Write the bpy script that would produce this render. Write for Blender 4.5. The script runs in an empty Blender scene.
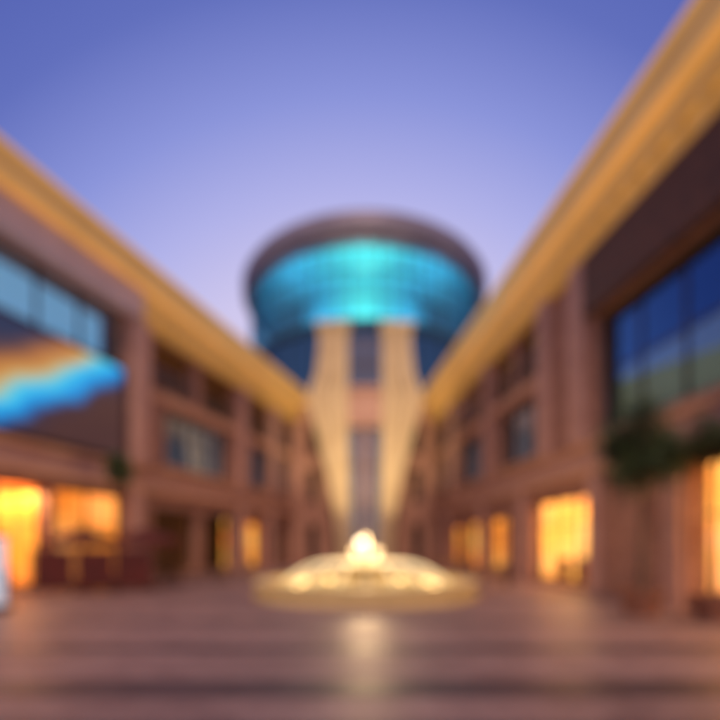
import bpy, bmesh, math, random
from mathutils import Vector
random.seed(4)
DOF=True
scene=bpy.context.scene
R=math.radians
# ---------------------------------------------------------------- materials
def mat(name,col,rough=.7,col2=None,scale=2.0,metal=0,emit=None,es=0,bump=0,brick=None,spec=.5):
    m=bpy.data.materials.new(name); m.use_nodes=True
    nt=m.node_tree; b=nt.nodes['Principled BSDF']
    b.inputs['Roughness'].default_value=rough; b.inputs['Metallic'].default_value=metal
    b.inputs['Specular IOR Level'].default_value=spec
    tc=nt.nodes.new('ShaderNodeTexCoord')
    col2=col2 or tuple(c*.72 for c in col)
    n=nt.nodes.new('ShaderNodeTexNoise'); n.inputs['Scale'].default_value=scale; n.inputs['Detail'].default_value=3
    nt.links.new(tc.outputs['Object'],n.inputs['Vector'])
    r=nt.nodes.new('ShaderNodeValToRGB'); r.color_ramp.elements[0].position=.35; r.color_ramp.elements[1].position=.65
    r.color_ramp.elements[0].color=(*col2,1); r.color_ramp.elements[1].color=(*col,1)
    nt.links.new(n.outputs['Fac'],r.inputs['Fac'])
    out=r.outputs['Color']
    if brick:
        bt=nt.nodes.new('ShaderNodeTexBrick'); bt.inputs['Scale'].default_value=1
        bt.inputs['Brick Width'].default_value=brick[0]; bt.inputs['Row Height'].default_value=brick[1]
        bt.inputs['Mortar Size'].default_value=brick[2]
        bt.inputs['Color1'].default_value=(1,1,1,1); bt.inputs['Color2'].default_value=(.7,.66,.68,1); bt.inputs['Mortar'].default_value=(.5,.47,.47,1)
        if len(brick)>3:   # vertical walls: run bricks on (x+y, z)
            sx=nt.nodes.new('ShaderNodeSeparateXYZ'); ad=nt.nodes.new('ShaderNodeMath'); cx=nt.nodes.new('ShaderNodeCombineXYZ')
            nt.links.new(tc.outputs['Object'],sx.inputs[0]); nt.links.new(sx.outputs[0],ad.inputs[0]); nt.links.new(sx.outputs[1],ad.inputs[1])
            nt.links.new(ad.outputs[0],cx.inputs[0]); nt.links.new(sx.outputs[2],cx.inputs[1]); nt.links.new(cx.outputs[0],bt.inputs['Vector'])
        else: nt.links.new(tc.outputs['Object'],bt.inputs['Vector'])
        mx=nt.nodes.new('ShaderNodeMix'); mx.data_type='RGBA'; mx.blend_type='MULTIPLY'; mx.inputs['Factor'].default_value=1
        nt.links.new(out,mx.inputs['A']); nt.links.new(bt.outputs['Color'],mx.inputs['B']); out=mx.outputs['Result']
    nt.links.new(out,b.inputs['Base Color'])
    if bump:
        bp=nt.nodes.new('ShaderNodeBump'); bp.inputs['Strength'].default_value=bump; bp.inputs['Distance'].default_value=.02
        nt.links.new(n.outputs['Fac'],bp.inputs['Height']); nt.links.new(bp.outputs[0],b.inputs['Normal'])
    if emit:
        b.inputs['Emission Color'].default_value=(*emit,1); b.inputs['Emission Strength'].default_value=es
    return m
def lit_interior(name,ca,cb,cc,s,scale):
    m=bpy.data.materials.new(name); m.use_nodes=True; nt=m.node_tree; b=nt.nodes['Principled BSDF']
    tc=nt.nodes.new('ShaderNodeTexCoord'); v=nt.nodes.new('ShaderNodeTexVoronoi'); v.inputs['Scale'].default_value=scale
    n=nt.nodes.new('ShaderNodeTexNoise'); n.inputs['Scale'].default_value=scale*.8
    nt.links.new(tc.outputs['Object'],v.inputs['Vector']); nt.links.new(tc.outputs['Object'],n.inputs['Vector'])
    r=nt.nodes.new('ShaderNodeValToRGB'); e=r.color_ramp.elements
    e[0].position=.3; e[0].color=(*cc,1); e[1].position=.7; e[1].color=(*ca,1); x=e.new(.5); x.color=(*cb,1)
    nt.links.new(n.outputs['Fac'],r.inputs['Fac'])
    mx=nt.nodes.new('ShaderNodeMix'); mx.data_type='RGBA'; mx.blend_type='MULTIPLY'; mx.inputs['Factor'].default_value=.35
    nt.links.new(r.outputs[0],mx.inputs['A']); nt.links.new(v.outputs['Color'],mx.inputs['B']); nt.links.new(mx.outputs['Result'],b.inputs['Emission Color'])
    b.inputs['Base Color'].default_value=(*cb,1); b.inputs['Emission Strength'].default_value=s
    return m
def glass(name,tint,refl,amt):
    m=bpy.data.materials.new(name); m.use_nodes=True; nt=m.node_tree; nt.nodes.clear()
    o=nt.nodes.new('ShaderNodeOutputMaterial'); t=nt.nodes.new('ShaderNodeBsdfTransparent'); g=nt.nodes.new('ShaderNodeBsdfGlossy')
    t.inputs[0].default_value=(*tint,1); g.inputs[0].default_value=(*refl,1); g.inputs['Roughness'].default_value=.04
    mx=nt.nodes.new('ShaderNodeMixShader'); mx.inputs[0].default_value=amt
    nz=nt.nodes.new('ShaderNodeTexNoise'); nz.inputs['Scale'].default_value=.6
    bp=nt.nodes.new('ShaderNodeBump'); bp.inputs['Strength'].default_value=.08; nt.links.new(nz.outputs[0],bp.inputs['Height']); nt.links.new(bp.outputs[0],g.inputs['Normal'])
    nt.links.new(t.outputs[0],mx.inputs[1]); nt.links.new(g.outputs[0],mx.inputs[2]); nt.links.new(mx.outputs[0],o.inputs[0]); return m
M={}
M['brick']=mat('rose_brick',(.55,.31,.22),.85,(.42,.22,.16),1.2,brick=(.3,.1,.008,1),bump=.2)
M['pier']=mat('rose_stone',(.56,.34,.28),.8,(.48,.28,.23),1.5,bump=.2)
M['band']=mat('sandstone_band',(.66,.39,.24),.8,(.56,.31,.19),1.0,bump=.2)
M['gold']=mat('gold_fascia_glow',(.6,.38,.13),.55,(.5,.3,.09),.5,emit=(.8,.4,.09),es=.22)  # warm emission in the fascia colour stands in for cornice uplighting
M['goldedge']=mat('gold_trim_glow',(.7,.46,.17),.5,(.6,.37,.12),.5,emit=(.9,.5,.14),es=.4)  # trim glows by its material, same painted-in uplighting as the fascia
M['soffit']=mat('dark_timber_soffit',(.13,.055,.03),.7,(.08,.035,.02),3)
M['palesoffit']=mat('pale_plaster_glow',(.58,.45,.44),.8,(.48,.37,.36),1,emit=(.5,.3,.32),es=.12)  # faint emission put into the plaster to lighten it; no lamp
M['dark']=mat('dark_interior',(.06,.032,.028),.8,(.035,.02,.02),1)
M['warmdark']=mat('dim_interior',(.15,.06,.03),.8,(.07,.03,.02),1,emit=(.5,.18,.05),es=.06)
M['coolglow']=mat('cool_glow_backing',(.3,.45,.5),.8,(.14,.24,.3),.5,emit=(.2,.47,.66),es=.75)  # added emissive backing that brightens the left glass like reflected sky
M['greyglow']=mat('grey_reflection_glow',(.44,.46,.44),.8,(.12,.13,.13),.6,emit=(.38,.42,.4),es=.34)  # added emissive backing, stands in for reflections of the building opposite
M['bluegrey']=mat('blue_grey_glow_backing',(.3,.36,.44),.8,(.12,.15,.2),.6,emit=(.3,.38,.5),es=.22)  # added dim emissive backing to brighten the middle windows
M['frame']=mat('bronze_frame',(.1,.06,.05),.4,(.07,.045,.04),4,metal=.6)
M['rail']=mat('steel_rail',(.3,.25,.24),.35,None,4,metal=.8)
M['shop']=lit_interior('lit_shop_interior',(1,.55,.14),(.85,.38,.06),(.45,.15,.02),1.0,.72)
M['shopbright']=lit_interior('bright_shop_interior',(1,.72,.28),(1,.56,.14),(.85,.38,.07),1.0,.88)
M['shopfloor']=mat('shop_floor',(.5,.3,.15),.4,None,1)
M['glassblue']=glass('blue_glass',(.6,.7,.74),(.16,.36,.58),.5)
M['glassclear']=glass('clear_glass',(.8,.85,.9),(.5,.7,.9),.25)
M['glassgrey']=glass('grey_glass',(.7,.75,.8),(.6,.68,.8),.35)
M['glassrot']=glass('rotunda_glass',(.5,.9,.97),(.3,.62,.85),.28)
M['rim']=mat('zinc_roof_rim',(.27,.24,.32),.5,(.21,.19,.26),.6,metal=.2)
M['roof']=mat('roof_membrane',(.3,.27,.28),.8,None,1)
M['teal']=mat('teal_core_wall',(.3,.75,.78),.7,(.25,.68,.74),.5)
M['tealdark']=mat('teal_metal_panel',(.03,.1,.15),.35,(.02,.07,.11),.6,metal=.3)
M['cream']=mat('cream_limestone',(.7,.55,.35),.7,(.6,.45,.27),.9,bump=.2)
M['lamp']=mat('warm_lamp',(1,.8,.4),.5,(1,.8,.4),1,emit=(1,.66,.25),es=5)
M['pave']=mat('plaza_pavers',(.36,.235,.225),.5,(.26,.17,.165),.35,brick=(.4,.2,.006),bump=.15)
M['paved']=mat('dark_paver_band',(.12,.08,.088),.45,(.085,.06,.068),1.2,brick=(.3,.15,.006))
M['ground']=mat('ground_concrete',(.25,.2,.19),.8,None,.05)
M['basin']=mat('glowing_fountain_stone',(.6,.46,.26),.6,(.5,.37,.2),3,bump=.2,emit=(1,.65,.2),es=.08)  # slight gold emission put into the stone for the fountain lighting
M['water']=mat('glowing_water',(.5,.4,.15),.06,(.35,.3,.12),3,bump=.8,emit=(1,.68,.22),es=.45)  # gold glow put into the water colour for the lamps below
M['jet']=mat('glowing_water_jet',(.9,.85,.7),.2,(.8,.75,.55),5,emit=(1,.82,.42),es=.9)  # jets emit by themselves, their illumination is put into the material
M['leaf']=mat('leaves',(.07,.11,.03),.6,(.03,.055,.018),2)
M['bark']=mat('bark',(.16,.1,.07),.9,(.09,.06,.04),8,bump=.5)
M['terra']=mat('terracotta',(.3,.13,.08),.7,None,4)
M['maroon']=mat('maroon_canvas',(.1,.014,.012),.8,(.07,.01,.01),2)
M['wood']=mat('teak',(.25,.12,.06),.6,None,6)
M['white']=mat('white_panel',(.7,.75,.8),.4,None,2,emit=(.5,.75,1),es=.4)
for k in ('gold','goldedge','palesoffit','warmdark','jet','lamp','coolglow','greyglow','bluegrey','white','basin'):
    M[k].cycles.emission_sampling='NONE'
def screenmat():
    m=bpy.data.materials.new('display_image'); m.use_nodes=True; nt=m.node_tree; b=nt.nodes['Principled BSDF']
    tc=nt.nodes.new('ShaderNodeTexCoord'); n=nt.nodes.new('ShaderNodeTexNoise'); n.inputs['Scale'].default_value=3.2; n.inputs['Detail'].default_value=2
    sp=nt.nodes.new('ShaderNodeSeparateXYZ'); nt.links.new(tc.outputs['UV'],sp.inputs[0])
    a=nt.nodes.new('ShaderNodeMath'); a.operation='MULTIPLY_ADD'; a.inputs[1].default_value=-1.25; nt.links.new(sp.outputs[0],a.inputs[0]); nt.links.new(sp.outputs[1],a.inputs[2])
    k=nt.nodes.new('ShaderNodeMath'); k.operation='MULTIPLY_ADD'; k.inputs[1].default_value=.3; nt.links.new(tc.outputs['UV'],n.inputs['Vector']); nt.links.new(n.outputs[0],k.inputs[0]); nt.links.new(a.outputs[0],k.inputs[2])
    ad=nt.nodes.new('ShaderNodeMath'); ad.operation='ADD'; ad.inputs[1].default_value=.42; nt.links.new(k.outputs[0],ad.inputs[0])
    r=nt.nodes.new('ShaderNodeValToRGB'); e=r.color_ramp.elements
    e[0].position=0; e[0].color=(.07,.03,.03,1); e[1].position=1; e[1].color=(.02,.03,.07,1)
    for p,c in ((.14,(.05,.03,.05)),(.22,(.01,.14,.45)),(.34,(.01,.38,.85)),(.44,(.06,.58,.8)),(.53,(.45,.5,.3)),(.6,(.6,.3,.08)),(.75,(.45,.16,.04)),(.9,(.1,.05,.05))):
        x=e.new(p); x.color=(*c,1)
    nt.links.new(ad.outputs[0],r.inputs[0]); nt.links.new(r.outputs[0],b.inputs['Emission Color']); b.inputs['Emission Strength'].default_value=1.0
    b.inputs['Base Color'].default_value=(.02,.02,.02,1); b.inputs['Roughness'].default_value=.2
    return m
M['screen']=screenmat(); M['screen'].cycles.emission_sampling='NONE'
# ---------------------------------------------------------------- helpers
def empty(name,loc=(0,0,0)):
    e=bpy.data.objects.new(name,None); e.location=loc; scene.collection.objects.link(e); return e
class MB:
    def __init__(s): s.v=[]; s.f=[]
    def prism(s,pts):  # 8 points
        b=len(s.v); s.v+=[tuple(p) for p in pts]
        for f in ((0,1,2,3),(4,7,6,5),(0,4,5,1),(1,5,6,2),(2,6,7,3),(3,7,4,0)): s.f.append(tuple(b+i for i in f))
    def box(s,x0,x1,y0,y1,z0,z1):
        s.prism([(x0,y0,z0),(x1,y0,z0),(x1,y1,z0),(x0,y1,z0),(x0,y0,z1),(x1,y0,z1),(x1,y1,z1),(x0,y1,z1)])
    def quad(s,*p):
        b=len(s.v); s.v+=[tuple(q) for q in p]; s.f.append(tuple(range(b,b+len(p))))
    def tube(s,pts,rads,n=8):
        b=len(s.v); m=len(pts)
        for i,p in enumerate(pts):
            p=Vector(p); d=(Vector(pts[min(i+1,m-1)])-Vector(pts[max(i-1,0)])).normalized()
            u=d.cross(Vector((0,1,.01)) if abs(d.y)<.9 else Vector((1,0,0))).normalized(); w=d.cross(u)
            for k in range(n):
                a=2*math.pi*k/n; s.v.append(tuple(p+u*math.cos(a)*rads[i]+w*math.sin(a)*rads[i]))
        for i in range(m-1):
            for k in range(n): s.f.append((b+i*n+k,b+i*n+(k+1)%n,b+(i+1)*n+(k+1)%n,b+(i+1)*n+k))
        s.f.append(tuple(b+k for k in range(n))); s.f.append(tuple(b+(m-1)*n+k for k in range(n)))
    def lathe(s,cx,cy,prof,n=64,a0=0,a1=2*math.pi):
        b=len(s.v); m=len(prof); full=abs(a1-a0-2*math.pi)<1e-4; N=n if full else n+1
        for k in range(N):
            a=a0+(a1-a0)*k/n
            for r,z in prof: s.v.append((cx+r*math.cos(a),cy+r*math.sin(a),z))
        for k in range(n):
            k2=(k+1)%N
            for i in range(m-1): s.f.append((b+k*m+i,b+k2*m+i,b+k2*m+i+1,b+k*m+i+1))
    def obj(s,name,m,parent=None,smooth=False,bevel=0):
        me=bpy.data.meshes.new(name); me.from_pydata(s.v,[],s.f); me.materials.append(m)
        bm=bmesh.new(); bm.from_mesh(me); bmesh.ops.recalc_face_normals(bm,faces=bm.faces); bm.to_mesh(me); bm.free()
        o=bpy.data.objects.new(name,me); scene.collection.objects.link(o)
        if parent: o.parent=parent; o.location=-parent.location
        if smooth:
            for p in me.polygons: p.use_smooth=True
        if bevel:
            md=o.modifiers.new('bevel','BEVEL'); md.width=bevel; md.segments=2; md.limit_method='ANGLE'
        return o
# ---------------------------------------------------------------- wings
class Wing:
    def __init__(s,name,x0,slope,sign):
        s.x0=x0; s.sl=slope; s.sg=sign; s.e=empty(name,(x0,0,0)); s.b={}
        d=Vector((slope,1,0)).normalized(); s.d=d; s.n=Vector((d.y,-d.x,0))*sign
    def P(s,t,v,z):
        v=v-.9; p=Vector((s.x0+s.sl*t,t,0))+s.n*v; return (p.x,p.y,z)
    def box(s,key,t0,t1,v0,v1,z0,z1):
        mb=s.b.setdefault(key,MB()); P=s.P
        mb.prism([P(t0,v0,z0),P(t1,v0,z0),P(t1,v1,z0),P(t0,v1,z0),P(t0,v0,z1),P(t1,v0,z1),P(t1,v1,z1),P(t0,v1,z1)])
    def opening(s,t0,t1,z0,z1,kind):
        P=s.P
        def back(key,v,zz0=z0,zz1=z1): s.b.setdefault(key,MB()).quad(P(t0-.2,v,zz0-.1),P(t1+.2,v,zz0-.1),P(t1+.2,v,zz1+.1),P(t0-.2,v,zz1+.1))
        w=t1-t0
        def mull(n,zs,v=-.42,th=.05,key='frame'):
            for i in range(n+1):
                t=t0+w*i/n; s.box(key,t-th/2,t+th/2,v-.06,v+.06,z0,z1)
            for z in zs: s.box(key,t0,t1,v-.045,v+.045,z-th/2,z+th/2)
        if kind in('lit','bright'):
            back('shop' if kind=='lit' else 'shopbright',-1.5)
            s.box('shopfloor',t0,t1,-1.5,-.02,z0-.2,z0+.02)
            kk='shop' if kind=='lit' else 'shopbright'
            s.b.setdefault(kk,MB()).quad(P(t0,-1.48,z1-.05),P(t1,-1.48,z1-.05),P(t1,-.5,z1-.05),P(t0,-.5,z1-.05))
            for te in (t0+.03,t1-.03): s.b[kk].quad(P(te,-1.48,z0+.03),P(te,-.5,z0+.03),P(te,-.5,z1-.06),P(te,-1.48,z1-.06))
            for i in range(max(2,int(w/1.2))):
                t=t0+w*(i+.5)/max(2,int(w/1.2)); h=.5+random.random()*.5
                s.box('wood',t-.22,t+.22,-1.3,-1.0,z0+.02,z0+h)
            mull(max(2,round(w/1.3)),(z0+2.3,z1-.05,z0+.1))
        elif kind=='dark':
            back('warmdark',-2.2); s.box('shopfloor',t0,t1,-2.2,-.02,z0-.2,z0+.02); mull(max(2,round(w/1.3)),(z0+2.3,z1-.05))
        elif kind=='glass':
            s.b.setdefault('glassgrey',MB()).quad(P(t0,-.4,z0),P(t1,-.4,z0),P(t1,-.4,z1),P(t0,-.4,z1)); back('bluegrey',-.9)
            mull(max(2,round(w/1.0)),(z0+.05,z0+(z1-z0)*.65,z1-.05))
            s.box('band',t0-.15,t1+.15,.0,.12,z0-.16,z0)
        elif kind in('blue','cool'):
            s.b.setdefault('glassblue' if kind=='blue' else 'glassclear',MB()).quad(P(t0,-.4,z0),P(t1,-.4,z0),P(t1,-.4,z1),P(t0,-.4,z1))
            if kind=='blue':
                back('dark',-2.4); s.b.setdefault('greyglow',MB()).quad(P(t0,-1.0,z0),P(t1,-1.0,z0),P(t1,-1.0,z0+2.3),P(t0,-1.0,z0+2.3))
            else: back('coolglow',-1.4)
            mull(max(2,round(w/1.6)),(z0+.05,z0+(z1-z0)*.5,z1-.05),th=.07)
        elif kind=='loggia':
            back('warmdark',-2.0); s.box('band',t0,t1,-2,-.02,z0-.15,z0)
            s.box('rail',t0,t1,-.1,-.04,z0+1.0,z0+1.06)
            k=int(w/.14)
            for i in range(k): 
                t=t0+w*(i+.5)/k; s.box('rail',t-.012,t+.012,-.085,-.055,z0,z0+1.0)
    def floor(s,ta,tb,z0,z1,ops,wall='brick'):
        c=ta
        for (a,b,o0,o1,k) in sorted(ops):
            if a>c: s.box(wall,c,a,-.6,0,z0,z1)
            if o0>z0+.01: s.box(wall,a,b,-.6,-.004,z0,o0)
            if o1<z1-.01: s.box(wall,a,b,-.6,-.004,o1,z1)
            s.opening(a,b,o0,o1,k); c=b
        if c<tb: s.box(wall,c,tb,-.6,0,z0,z1)
    def finish(s):
        for k,mb in s.b.items():
            nm={'brick':'wall','pier':'pilasters','band':'string_courses','gold':'cornice','goldedge':'cornice_trim','soffit':'soffit','palesoffit':'pale_soffit','dark':'interior','warmdark':'dim_rooms',
                'frame':'window_frames','rail':'balcony_railings','shop':'shop_interior','shopbright':'bright_shop_interior','shopfloor':'floors','glassgrey':'windows','glassblue':'curtain_wall','glassclear':'clear_curtain_wall','coolglow':'cool_glow_panels','greyglow':'grey_glow_panels','bluegrey':'upper_glow_panels','wood':'display_stands','roof':'roof'}.get(k,k)
            mb.obj(nm,M[k],s.e,bevel=.015 if k in('pier','band') else 0)
def cornice(w,ta,tb,tp=None):
    lo=tp if tp else ta
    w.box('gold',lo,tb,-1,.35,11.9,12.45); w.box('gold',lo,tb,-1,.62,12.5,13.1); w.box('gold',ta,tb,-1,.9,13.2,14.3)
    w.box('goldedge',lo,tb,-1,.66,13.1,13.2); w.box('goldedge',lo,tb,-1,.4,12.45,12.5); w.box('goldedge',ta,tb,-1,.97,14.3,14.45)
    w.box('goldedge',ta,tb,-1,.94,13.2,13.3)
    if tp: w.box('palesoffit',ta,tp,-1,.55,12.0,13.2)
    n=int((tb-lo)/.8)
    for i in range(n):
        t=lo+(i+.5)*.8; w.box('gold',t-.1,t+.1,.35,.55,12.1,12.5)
    w.box('roof',ta,tb,-12,-1,13.4,14.2)
    w.box('brick',ta,tb,-12,-3.2,0,13.4)
def common(w,tn,tm,tf,upper,mid,low):
    w.floor(tm,tf,9.2,11.9,upper); w.floor(tm,tf,5.35,8.75,mid)
    w.box('band',tm,tf,-.6,.1,8.75,9.2)
    w.floor(tn,tf,0,4.2,low)
    w.box('band',tn,tf,-.6,.18,4.2,4.5); w.box('pier',tn,tf,-.6,.08,4.5,5.15); w.box('band',tn,tf,-.6,.2,5.15,5.35)
    w.box('dark',tn,tf,-3.2,-3.0,0,12)
L=Wing('shopping_mall_building',-15.28,.2925,1)
common(L,-10,19.9,37,
 [(21,24,9.4,11.7,'loggia'),(24.6,27.8,9.4,11.7,'loggia'),(29.4,32.2,9.4,11.7,'loggia'),(33.4,35.8,9.4,11.7,'loggia')],
 [(21.8,27.4,5.7,8.5,'glass'),(29.8,32.4,5.7,8.5,'glass'),(33.6,35.6,5.7,8.5,'glass')],
 [(-6,0,.2,3.8,'lit'),(1,6,.2,3.8,'lit'),(7,12.2,.2,3.8,'bright'),(13,15.9,.2,3.9,'lit'),(16.2,19.4,.2,3.9,'lit'),(21,24.2,.2,3.5,'dark'),(24.8,27.8,.2,3.5,'dark'),(29.0,31.2,.2,3.3,'lit'),(33,35,.2,3.4,'dark')])
L.floor(-10,19.9,5.35,12.0,[(-8,3,5.6,11.9,'cool'),(4,19.2,5.6,11.9,'cool')])
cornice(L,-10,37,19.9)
for t in (19.9,28.6,32.8,36.4): L.box('pier',t-.42,t+.42,0,.28 if t>20 else .5,5.35,11.9)
for t in (12.6,19.9,28.5,32.4): L.box('pier',t-.3,t+.3,0,.24,0,4.2)
L.finish()
Rw=Wing('shopping_mall_building',8.8,-.094,-1)
common(Rw,-10,18.9,37,
 [(19.4,21.4,9.4,11.7,'loggia'),(22,24.2,9.4,11.7,'loggia'),(25.6,28,9.4,11.7,'loggia'),(28.6,31,9.4,11.7,'loggia'),(32.2,35.6,9.4,11.7,'loggia')],
 [(19.6,23.6,5.7,8.5,'glass'),(26.2,30.6,5.7,8.5,'glass'),(33,35.4,5.7,8.5,'glass')],
 [(-6,0,.2,3.8,'lit'),(1,5,.2,3.8,'lit'),(6.4,11.4,.2,3.9,'bright'),(15.7,19.9,.2,3.6,'bright'),(22.6,25.4,.2,3.2,'lit'),(26.2,29,.2,3.2,'lit'),(29.6,32.4,.2,3,'lit'),(33.4,35.5,.2,3,'dark')])
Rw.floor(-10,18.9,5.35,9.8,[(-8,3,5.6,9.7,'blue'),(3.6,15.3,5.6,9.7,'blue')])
Rw.floor(-10,18.9,9.8,11.9,[])
Rw.box('soffit',-10,15.6,0,.3,9.8,11.9)
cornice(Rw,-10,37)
for t in (16.1,18.5): Rw.box('pier',t-.42,t+.42,0,.32,5.35,11.9)
for t in (25.0,31.6): Rw.box('pier',t-.3,t+.3,0,.26,5.35,11.9)
for t in (5.7,11.8,15.2,20.6,25.8,33): Rw.box('pier',t-.28,t+.28,0,.24,0,4.2)
Rw.finish()
# video screen on the left facade
sc=empty('video_screen',L.P(11,.2,6)); mb=MB()
S0,S1,Z0,Z1=12.2,19.1,5.6,9.4
mb.quad(L.P(S0,.16,Z0),L.P(S1,.16,Z0),L.P(S1,.16,Z1),L.P(S0,.16,Z1))
o=mb.obj('display',M['screen'],sc); uv=o.data.uv_layers.new(name='UVMap')
co={0:(0,0),1:(1,0),2:(1,1),3:(0,1)}
for lp in o.data.loops: uv.data[lp.index].uv=co[lp.vertex_index]
L.b={}; 
for a in ((S0-.12,S1+.12,Z1,Z1+.12),(S0-.12,S1+.12,Z0-.14,Z0),(S0-.12,S0,Z0,Z1),(S1,S1+.12,Z0,Z1)): L.box('frame',a[0],a[1],-.3,.2,a[2],a[3])
L.box('frame',S0,S1,-.3,.1,Z0,Z1)
L.b['frame'].obj('casing',M['frame'],sc)
# ---------------------------------------------------------------- entrance pavilion with flared pylons
E=empty('entrance_pavilion',(.4,36,0)); cx=.4
mb=MB(); 
for a,b in ((-7.5,-4.3),(-3.5,-2.2),(3.0,4.3),(5.1,8.3)): mb.box(a,b,36.4,37.2,0,13.2)
for a,b in ((-4.3,-3.5),(4.3,5.1)):
    for z0,z1 in ((0,.4),(3.4,5.2),(8,9.2),(11.6,13.2)): mb.box(a,b,36.4,37.2,z0,z1)
mb.obj('wall',M['brick'],E)
mb=MB(); mb.box(-7.4,8.2,37.25,37.5,0,13); mb.obj('interior',M['dark'],E)
mb=MB(); mb.box(-7.5,8.3,36.2,38,13.2,13.9); mb.obj('parapet',M['gold'],E)
prof=[(0,.55,1.0),(2,.55,1.05),(5,.6,1.35),(8,.66,1.95),(11,.7,2.75),(12.8,.72,3.3),(13.9,.74,3.1),(15,.76,2.6),(17,.76,2.35),(18.6,.76,2.3)]
for sg,nm in ((-1,'pylon'),(1,'pylon_mirror')):
    mb=MB(); ribs=5
    for r in range(ribs):
        for i in range(len(prof)-1):
            z0,a0,w0=prof[i]; z1,a1,w1=prof[i+1]
            def X(a,w,f): return cx+sg*(a+.55+w*f)
            g=.16
            f0=(r)/ribs+g/ribs; f1=(r+1)/ribs-g/ribs; y0=33.9+.12*abs(r-2); y1=35.2
            mb.prism([(X(a0,w0,f0),y0,z0),(X(a0,w0,f1),y0,z0),(X(a0,w0,f1),y1,z0),(X(a0,w0,f0),y1,z0),(X(a1,w1,f0),y0,z1),(X(a1,w1,f1),y0,z1),(X(a1,w1,f1),y1,z1),(X(a1,w1,f0),y1,z1)])
    for i in range(len(prof)-1):
        z0,a0,w0=prof[i]; z1,a1,w1=prof[i+1]; y0,y1=34.4,35.1
        mb.prism([(X(a0,w0,.02),y0,z0),(X(a0,w0,.98),y0,z0),(X(a0,w0,.98),y1,z0),(X(a0,w0,.02),y1,z0),(X(a1,w1,.02),y0,z1),(X(a1,w1,.98),y0,z1),(X(a1,w1,.98),y1,z1),(X(a1,w1,.02),y1,z1)])
    x0,x1=sorted((cx+sg*1.2,cx+sg*3.75)); mb.box(x0,x1,33.8,35.3,18.6,18.9)
    x0,x1=sorted((cx+sg*.95,cx+sg*2.4)); mb.box(x0,x1,33.6,35.4,0,.5)
    mb.obj(nm,M['cream'],E)
mb=MB(); mb.box(cx-1.3,cx+1.3,34.5,35.4,11.2,13.9); mb.box(cx-1.25,cx+1.25,34.25,35.3,11.1,11.3); mb.box(cx-1.25,cx+1.25,34.25,35.3,13.9,14.1); mb.obj('bridge',M['pier'],E)
mb=MB(); mb.quad((cx-1.3,35.2,.2),(cx+1.3,35.2,.2),(cx+1.3,35.2,11.1),(cx-1.3,35.2,11.1)); mb.quad((cx-1.35,35.0,14.1),(cx+1.35,35,14.1),(cx+1.35,35,18.3),(cx-1.35,35,18.3)); mb.obj('glazing',M['glassgrey'],E)
mb=MB(); mb.box(cx-1.5,cx+1.5,35.6,36.2,0,18.3); mb.obj('dark_backing',M['dark'],E)  # dark box added behind the glazing to keep the slot dark
mb=MB()
for x in (-.75,-.25,.25,.75): mb.box(cx+x-.04,cx+x+.04,35.0,35.15,.2,11.1); mb.box(cx+x-.04,cx+x+.04,34.85,34.98,14.1,18.3)
for z in (2.6,5,8): mb.box(cx-1.2,cx+1.2,35.02,35.13,z-.06,z+.06)
for z in (16,18.2): mb.box(cx-1.2,cx+1.2,34.87,34.97,z-.06,z+.06)
mb.obj('mullions',M['frame'],E)
mb=MB(); mb.box(cx-.16,cx+.16,34.6,34.9,.0,11.1); mb.obj('centre_column',M['pier'],E)
# ---------------------------------------------------------------- rotunda
Ro=empty('glass_rotunda',(.5,50,0)); X0,Y0=.5,50
mb=MB(); mb.lathe(X0,Y0,[(12.75,27.9),(13.15,28.0),(13.35,28.4),(13.4,29.4),(13.15,29.8),(10,30.3),(5,30.7),(0.01,30.9)],96); mb.obj('roof',M['rim'],Ro,True)
mb=MB(); mb.lathe(X0,Y0,[(12.2,27.9),(12.2,27.4),(12.8,27.4),(12.8,27.92)],96); mb.obj('ring_beam',M['rim'],Ro)
mb=MB(); mb.lathe(X0,Y0,[(0.01,27.7),(12.3,27.7)],96); mb.obj('ceiling',M['teal'],Ro)
mb=MB(); mb.lathe(X0,Y0,[(12.35,20.9),(12.35,27.4)],96); mb.obj('glass_wall',M['glassrot'],Ro)
mb=MB()
for k in range(64):
    a=2*math.pi*k/64; c,s=math.cos(a),math.sin(a)
    mb.tube([(X0+12.45*c,Y0+12.45*s,14),(X0+12.45*c,Y0+12.45*s,27.5)],[.06,.06],6)
for z in (20.9,23,25.3): mb.lathe(X0,Y0,[(12.38,z-.07),(12.52,z-.07),(12.52,z+.07),(12.38,z+.07),(12.38,z-.07)],96)
mb.obj('mullions',M['tealdark'],Ro)
mb=MB(); mb.lathe(X0,Y0,[(7,20.95),(7,27.65)],64); mb.obj('core',M['teal'],Ro,True)
mb=MB(); mb.lathe(X0,Y0,[(0.01,20.85),(12.6,20.85),(12.6,20.3),(0.01,20.3)],96); mb.obj('floor_slab',M['tealdark'],Ro)
mb=MB(); mb.lathe(X0,Y0,[(12.35,14),(12.35,20.3)],96); mb.obj('lower_glass',M['glassblue'],Ro)
mb=MB(); mb.lathe(X0,Y0,[(11.2,0),(11.2,20.3)],64); mb.obj('lower_core',M['tealdark'],Ro)
mb=MB(); mb.lathe(X0,Y0,[(12.6,0),(12.6,14.2),(11.3,14.3)],96); mb.obj('base_wall',M['brick'],Ro)
def light(name,kind,loc,e,col,size=.3,parent=None,rot=None):
    l=bpy.data.lights.new(name,kind); l.energy=e; l.color=col
    if kind=='POINT' : l.shadow_soft_size=size
    if kind=='AREA': l.size=size
    if kind=='SPOT': l.shadow_soft_size=.2; l.spot_size=R(size); l.spot_blend=.6
    o=bpy.data.objects.new(name,l); scene.collection.objects.link(o); o.location=loc
    if rot: o.rotation_euler=rot
    if parent: o.parent=parent; o.location=Vector(loc)-parent.location
    return o
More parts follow.
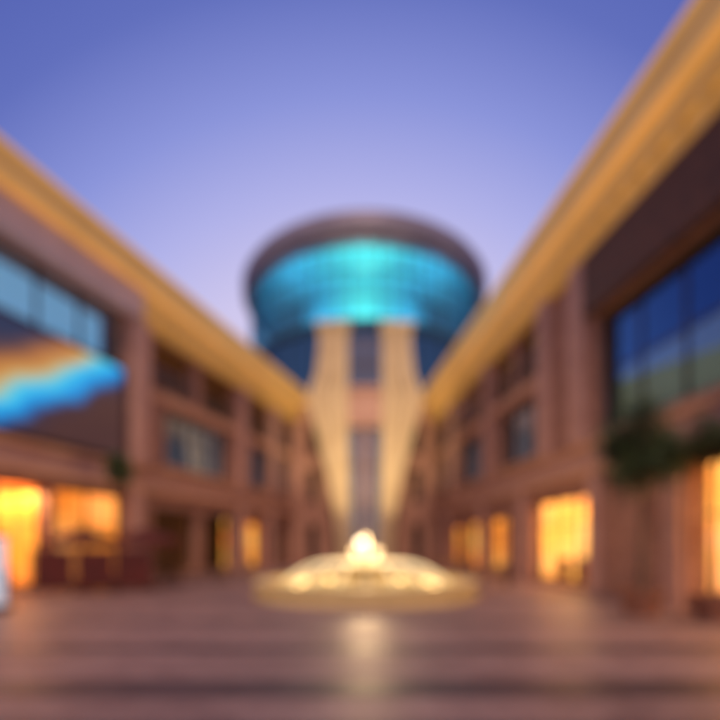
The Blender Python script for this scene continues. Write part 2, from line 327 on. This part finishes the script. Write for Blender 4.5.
for ang,p,c in ((-90,900,(.42,1,.72)),(-128,520,(.16,.6,1)),(-52,520,(.16,.6,1))):
    a=R(ang); light('interior_light','POINT',(X0+10.6*math.cos(a),Y0+10.6*math.sin(a),24.0),p,c,.6,Ro)
# ---------------------------------------------------------------- ground
mb=MB(); mb.quad((-600,-600,-.01),(600,-600,-.01),(600,900,-.01),(-600,900,-.01)); mb.obj('ground',M['ground'])
mb=MB(); mb.quad((-18,-12,0),(10,-12,0),(10,37,0),(-18,37,0)); mb.obj('plaza_pavement',M['pave'])
mb=MB()
for y,w in ((2.2,.5),(3.9,.3),(4.9,.65),(7.0,.4),(9.6,.3),(20.5,.5),(24.5,.5),(28.5,.5)):
    mb.quad((-17,y,.004),(9.9,y,.004),(9.9,y+w,.004),(-17,y+w,.004))
mb.obj('paving_bands',M['paved'])
# ---------------------------------------------------------------- fountain
fx,fy=.2,15.4
F=empty('fountain',(fx,fy,0))
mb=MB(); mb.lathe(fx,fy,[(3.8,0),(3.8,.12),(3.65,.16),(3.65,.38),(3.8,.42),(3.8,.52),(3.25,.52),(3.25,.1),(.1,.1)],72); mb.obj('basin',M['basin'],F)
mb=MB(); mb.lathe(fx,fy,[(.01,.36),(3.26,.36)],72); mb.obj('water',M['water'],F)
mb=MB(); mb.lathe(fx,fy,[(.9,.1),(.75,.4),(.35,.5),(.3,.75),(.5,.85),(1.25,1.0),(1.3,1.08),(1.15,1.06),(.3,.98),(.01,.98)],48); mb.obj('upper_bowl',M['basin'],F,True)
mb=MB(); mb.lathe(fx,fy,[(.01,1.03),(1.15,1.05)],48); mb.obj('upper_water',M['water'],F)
mb=MB()
for k in range(20):
    a=2*math.pi*k/20; pts=[];rd=[]
    for i in range(9):
        u=i/8; r=2.9-2.1*u; z=.4+4*.3*u*(1-u)+.65*u; pts.append((fx+r*math.cos(a),fy+r*math.sin(a),z)); rd.append(.018+.015*u)
    mb.tube(pts,rd,6)
for k in range(9):
    a=2*math.pi*k/8; r=.3 if k else 0
    h=1.6 if k else 2.1
    mb.tube([(fx+r*math.cos(a),fy+r*math.sin(a),1.0),(fx+r*1.2*math.cos(a),fy+r*1.2*math.sin(a),h*.8),(fx+r*1.6*math.cos(a),fy+r*1.6*math.sin(a),h)],[.09,.07,.03],6)
mb.obj('water_jets',M['jet'],F,True)
mb=MB()
for k in range(10):
    a=2*math.pi*(k+.5)/10; mb.lathe(fx+2.4*math.cos(a),fy+2.4*math.sin(a),[(.01,.4),(.12,.39),(.13,.36)],12)
mb.obj('fountain_lamps',M['lamp'],F)
light('fountain_light','POINT',(fx,fy-.0,2.0),420,(1,.66,.34),.4,F)
for dx in (-1.9,1.9): light('pylon_uplight','SPOT',(cx+dx,25.5,.3),3600,(1,.78,.42),60,E,(R(140),0,0))
light('shop_light','AREA',L.P(15.5,-.7,3.6),100,(1,.6,.28),1.2,None,(0,0,0))
light('shop_light','AREA',Rw.P(17.6,-.7,3.4),100,(1,.62,.3),1.2,None,(0,0,0))
light('shop_light','AREA',Rw.P(9.2,-.7,3.6),100,(1,.62,.3),1.2,None,(0,0,0))
# ---------------------------------------------------------------- trees
def tree(name,x,y,h,rx,rz,n,trunk=.07,base=.5):
    T=empty(name,(x,y,0)); mb=MB(); zc=h-rz
    top=(x+.05,y,zc-rz*.3)
    mb.tube([(x,y,base),(x+.04,y+.03,base+(zc-base)*.4),top,(x,y,zc+rz*.5)],[trunk*1.3,trunk,trunk*.8,trunk*.3])
    cl=[]
    for k in range(12):
        a=k*2.4; u=random.uniform(-.7,.8); q=math.sqrt(1-u*u)*random.uniform(.45,.75)
        c=Vector((x+rx*q*math.cos(a),y+rx*q*math.sin(a),zc+rz*u)); cl.append(c)
        mb.tube([top,tuple((Vector(top)+c)/2+Vector((0,0,.1))),tuple(c)],[trunk*.5,trunk*.3,trunk*.12],5)
    mb.obj('trunk',M['bark'],T)
    lf=MB()
    for i in range(n):
        c=random.choice(cl); p=c+Vector([random.gauss(0,.25)*rx for _ in range(2)]+[random.gauss(0,.25)*rz])
        s=random.uniform(.05,.09)*max(.8,rx); u=Vector([random.gauss(0,1) for _ in range(3)]).normalized(); w=u.orthogonal().normalized()
        lf.quad(p-u*s,p+w*s*.5,p+u*s,p-w*s*.5)
    lf.obj('foliage',M['leaf'],T)
    pb=MB(); pb.lathe(x,y,[(.01,.0),(.36,.0),(.45,.5),(.5,.52),(.5,.6),(.42,.6),(.4,.5),(.01,.5)],32); pb.obj('planter',M['terra'],T,False)
    return T
tree('olive_tree',6.85,10.7,5.0,.92,1.0,8000)
tree('olive_tree',8.0,9.9,4.5,.65,.5,3000,.05)
tree('olive_tree',-9.5,17.3,5.1,.5,.55,2500,.05)
# ---------------------------------------------------------------- patio seating left
def screen_panel(x0,y0,x1,y1,H=1.65):
    S=empty('patio_screen',(x0,y0,0)); a=Vector((x0,y0,0)); b=Vector((x1,y1,0)); d=(b-a).normalized(); n=Vector((-d.y,d.x,0)); Ln=(b-a).length
    def bx(mb,s0,s1,v0,v1,z0,z1):
        P=lambda s,v,z: tuple(a+d*s+n*v+Vector((0,0,z)))
        mb.prism([P(s0,v0,z0),P(s1,v0,z0),P(s1,v1,z0),P(s0,v1,z0),P(s0,v0,z1),P(s1,v0,z1),P(s1,v1,z1),P(s0,v1,z1)])
    c=MB(); f=MB(); k=int(Ln/1.1)
    for i in range(k+1):
        s=Ln*i/k; bx(f,s-.03,s+.03,-.03,.03,0,H)
        if i<k: bx(c,s+.06,s+Ln/k-.06,-.01,.01,.2,H-.12)
    bx(f,0,Ln,-.02,.02,H-.08,H-.04); c.obj('canvas',M['maroon'],S); f.obj('posts',M['frame'],S)
screen_panel(-10.9,14.6,-7.5,16.0)
def parasol(x,y,R0=1.4):
    U=empty('patio_umbrella',(x,y,0)); mb=MB(); mb.tube([(x,y,0),(x,y,2.3)],[.03,.03]); mb.lathe(x,y,[(.01,.0),(.3,0),(.3,.08),(.01,.1)],20); mb.obj('pole',M['wood'],U)
    c=MB(); c.lathe(x,y,[(.01,2.35),(R0*.5,2.15),(R0,1.9),(R0+.02,1.68),(R0-.02,1.68),(R0-.04,1.87),(R0*.5,2.1),(.01,2.25)],8); c.obj('canopy',M['maroon'],U)
def table(x,y):
    T=empty('cafe_table',(x,y,0)); mb=MB(); mb.lathe(x,y,[(.01,.75),(.4,.75),(.4,.71),(.04,.7),(.04,.04),(.25,.02),(.25,0),(.01,0)],20); mb.obj('table',M['wood'],T)
    for a in (0.3,2.4,4.4):
        px,py=x+.75*math.cos(a),y+.75*math.sin(a); C=empty('cafe_chair',(px,py,0)); m=MB()
        m.box(px-.2,px+.2,py-.2,py+.2,.43,.47)
        for dx in (-.18,.18):
            for dy in (-.18,.18): m.tube([(px+dx,py+dy,0),(px+dx,py+dy,.43)],[.015,.018],6)
        bx,by=px+.2*math.cos(a),py+.2*math.sin(a)
        for k in (-1,0,1):
            ox,oy=-math.sin(a)*.16*k,math.cos(a)*.16*k; m.tube([(bx+ox,by+oy,.45),(bx+ox*1.1+.05*math.cos(a),by+oy*1.1+.05*math.sin(a),.88)],[.018,.015],6)
        m.tube([(bx+math.sin(a)*.2+.05*math.cos(a),by-math.cos(a)*.2,.88),(bx-math.sin(a)*.2+.05*math.cos(a),by+math.cos(a)*.2,.88)],[.02,.02],6)
        m.obj('frame',M['frame'],C)
table(-9.9,16.2); table(-7.6,18.6); table(-6.2,20.6)
parasol(-10.3,16.4,1.3); parasol(-8.2,16.9,1.3)
# illuminated directory sign at left
D=empty('directory_sign',(-9.5,11.3,0)); mb=MB(); mb.box(-9.75,-9.15,11.2,11.4,.15,1.9); mb.obj('panel',M['white'],D,bevel=.03)
mb=MB(); mb.box(-9.85,-9.05,11.1,11.5,0,.15); mb.box(-9.8,-9.1,11.16,11.44,1.9,1.98); mb.obj('frame',M['frame'],D)
def bench(x,y):
    B=empty('park_bench',(x,y,0)); m=MB(); 
    for i in range(4): m.box(x-.8,x+.8,y-.2+i*.11,y-.11+i*.11,.42,.46)
    for i in range(3): m.box(x-.8,x+.8,y+.24,y+.27,.56+i*.12,.65+i*.12)
    m.obj('slats',M['wood'],B); f=MB()
    for dx in (-.65,.65): f.box(x+dx-.03,x+dx+.03,y-.2,y+.23,.36,.42); f.box(x+dx-.03,x+dx+.03,y-.2,y-.14,0,.36); f.box(x+dx-.03,x+dx+.03,y+.18,y+.24,0,.95)
    f.obj('frame',M['frame'],B)
bench(5.2,17.5); bench(4.6,23)
# ---------------------------------------------------------------- sky / warm fill / camera
W=bpy.data.worlds.new('World'); scene.world=W; W.use_nodes=True; nt=W.node_tree; bg=nt.nodes['Background']
st=nt.nodes.new('ShaderNodeTexSky'); st.sky_type='NISHITA'; st.sun_disc=False; st.sun_elevation=R(12); st.sun_rotation=R(180)
nt.links.new(st.outputs[0],bg.inputs[0]); bg.inputs[1].default_value=.01
bg2=nt.nodes.new('ShaderNodeBackground'); tc=nt.nodes.new('ShaderNodeTexCoord'); sp=nt.nodes.new('ShaderNodeSeparateXYZ'); rp=nt.nodes.new('ShaderNodeValToRGB')
nt.links.new(tc.outputs['Generated'],sp.inputs[0]); nt.links.new(sp.outputs[1],rp.inputs[0]); nt.links.new(rp.outputs[0],bg2.inputs[0])
e=rp.color_ramp.elements; e[0].position=0; e[0].color=(.32,.27,.42,1); e[1].position=1; e[1].color=(.7,.56,.72,1)
for p,c in ((.52,(.075,.105,.42)),(.61,(.115,.15,.49)),(.7,(.25,.285,.68)),(.78,(.43,.43,.79)),(.86,(.62,.56,.82))):
    x=e.new(p); x.color=(*c,1)
add=nt.nodes.new('ShaderNodeAddShader'); nt.links.new(bg.outputs[0],add.inputs[0]); nt.links.new(bg2.outputs[0],add.inputs[1]); nt.links.new(add.outputs[0],nt.nodes['World Output'].inputs[0])
s=bpy.data.lights.new('warm_fill','SUN'); s.energy=1.75; s.angle=R(14); s.color=(1,.68,.5); so=bpy.data.objects.new('warm_fill',s); scene.collection.objects.link(so)  # added warm fill from behind the camera, lifts the dark walls
so.rotation_euler=(R(42),0,R(0)); so.location=(0,-20,30)
c=bpy.data.cameras.new('camera'); c.lens=22; c.sensor_width=36; c.shift_y=.257; c.clip_end=2000; co_=bpy.data.objects.new('camera',c); scene.collection.objects.link(co_)
co_.location=(0,0,1.7); co_.rotation_euler=(R(90),0,0); scene.camera=co_
if DOF:
    c.dof.use_dof=True; c.dof.focus_distance=.35; c.dof.aperture_fstop=1.35
scene.view_settings.view_transform='Standard'; scene.view_settings.look='None'; scene.view_settings.exposure=0
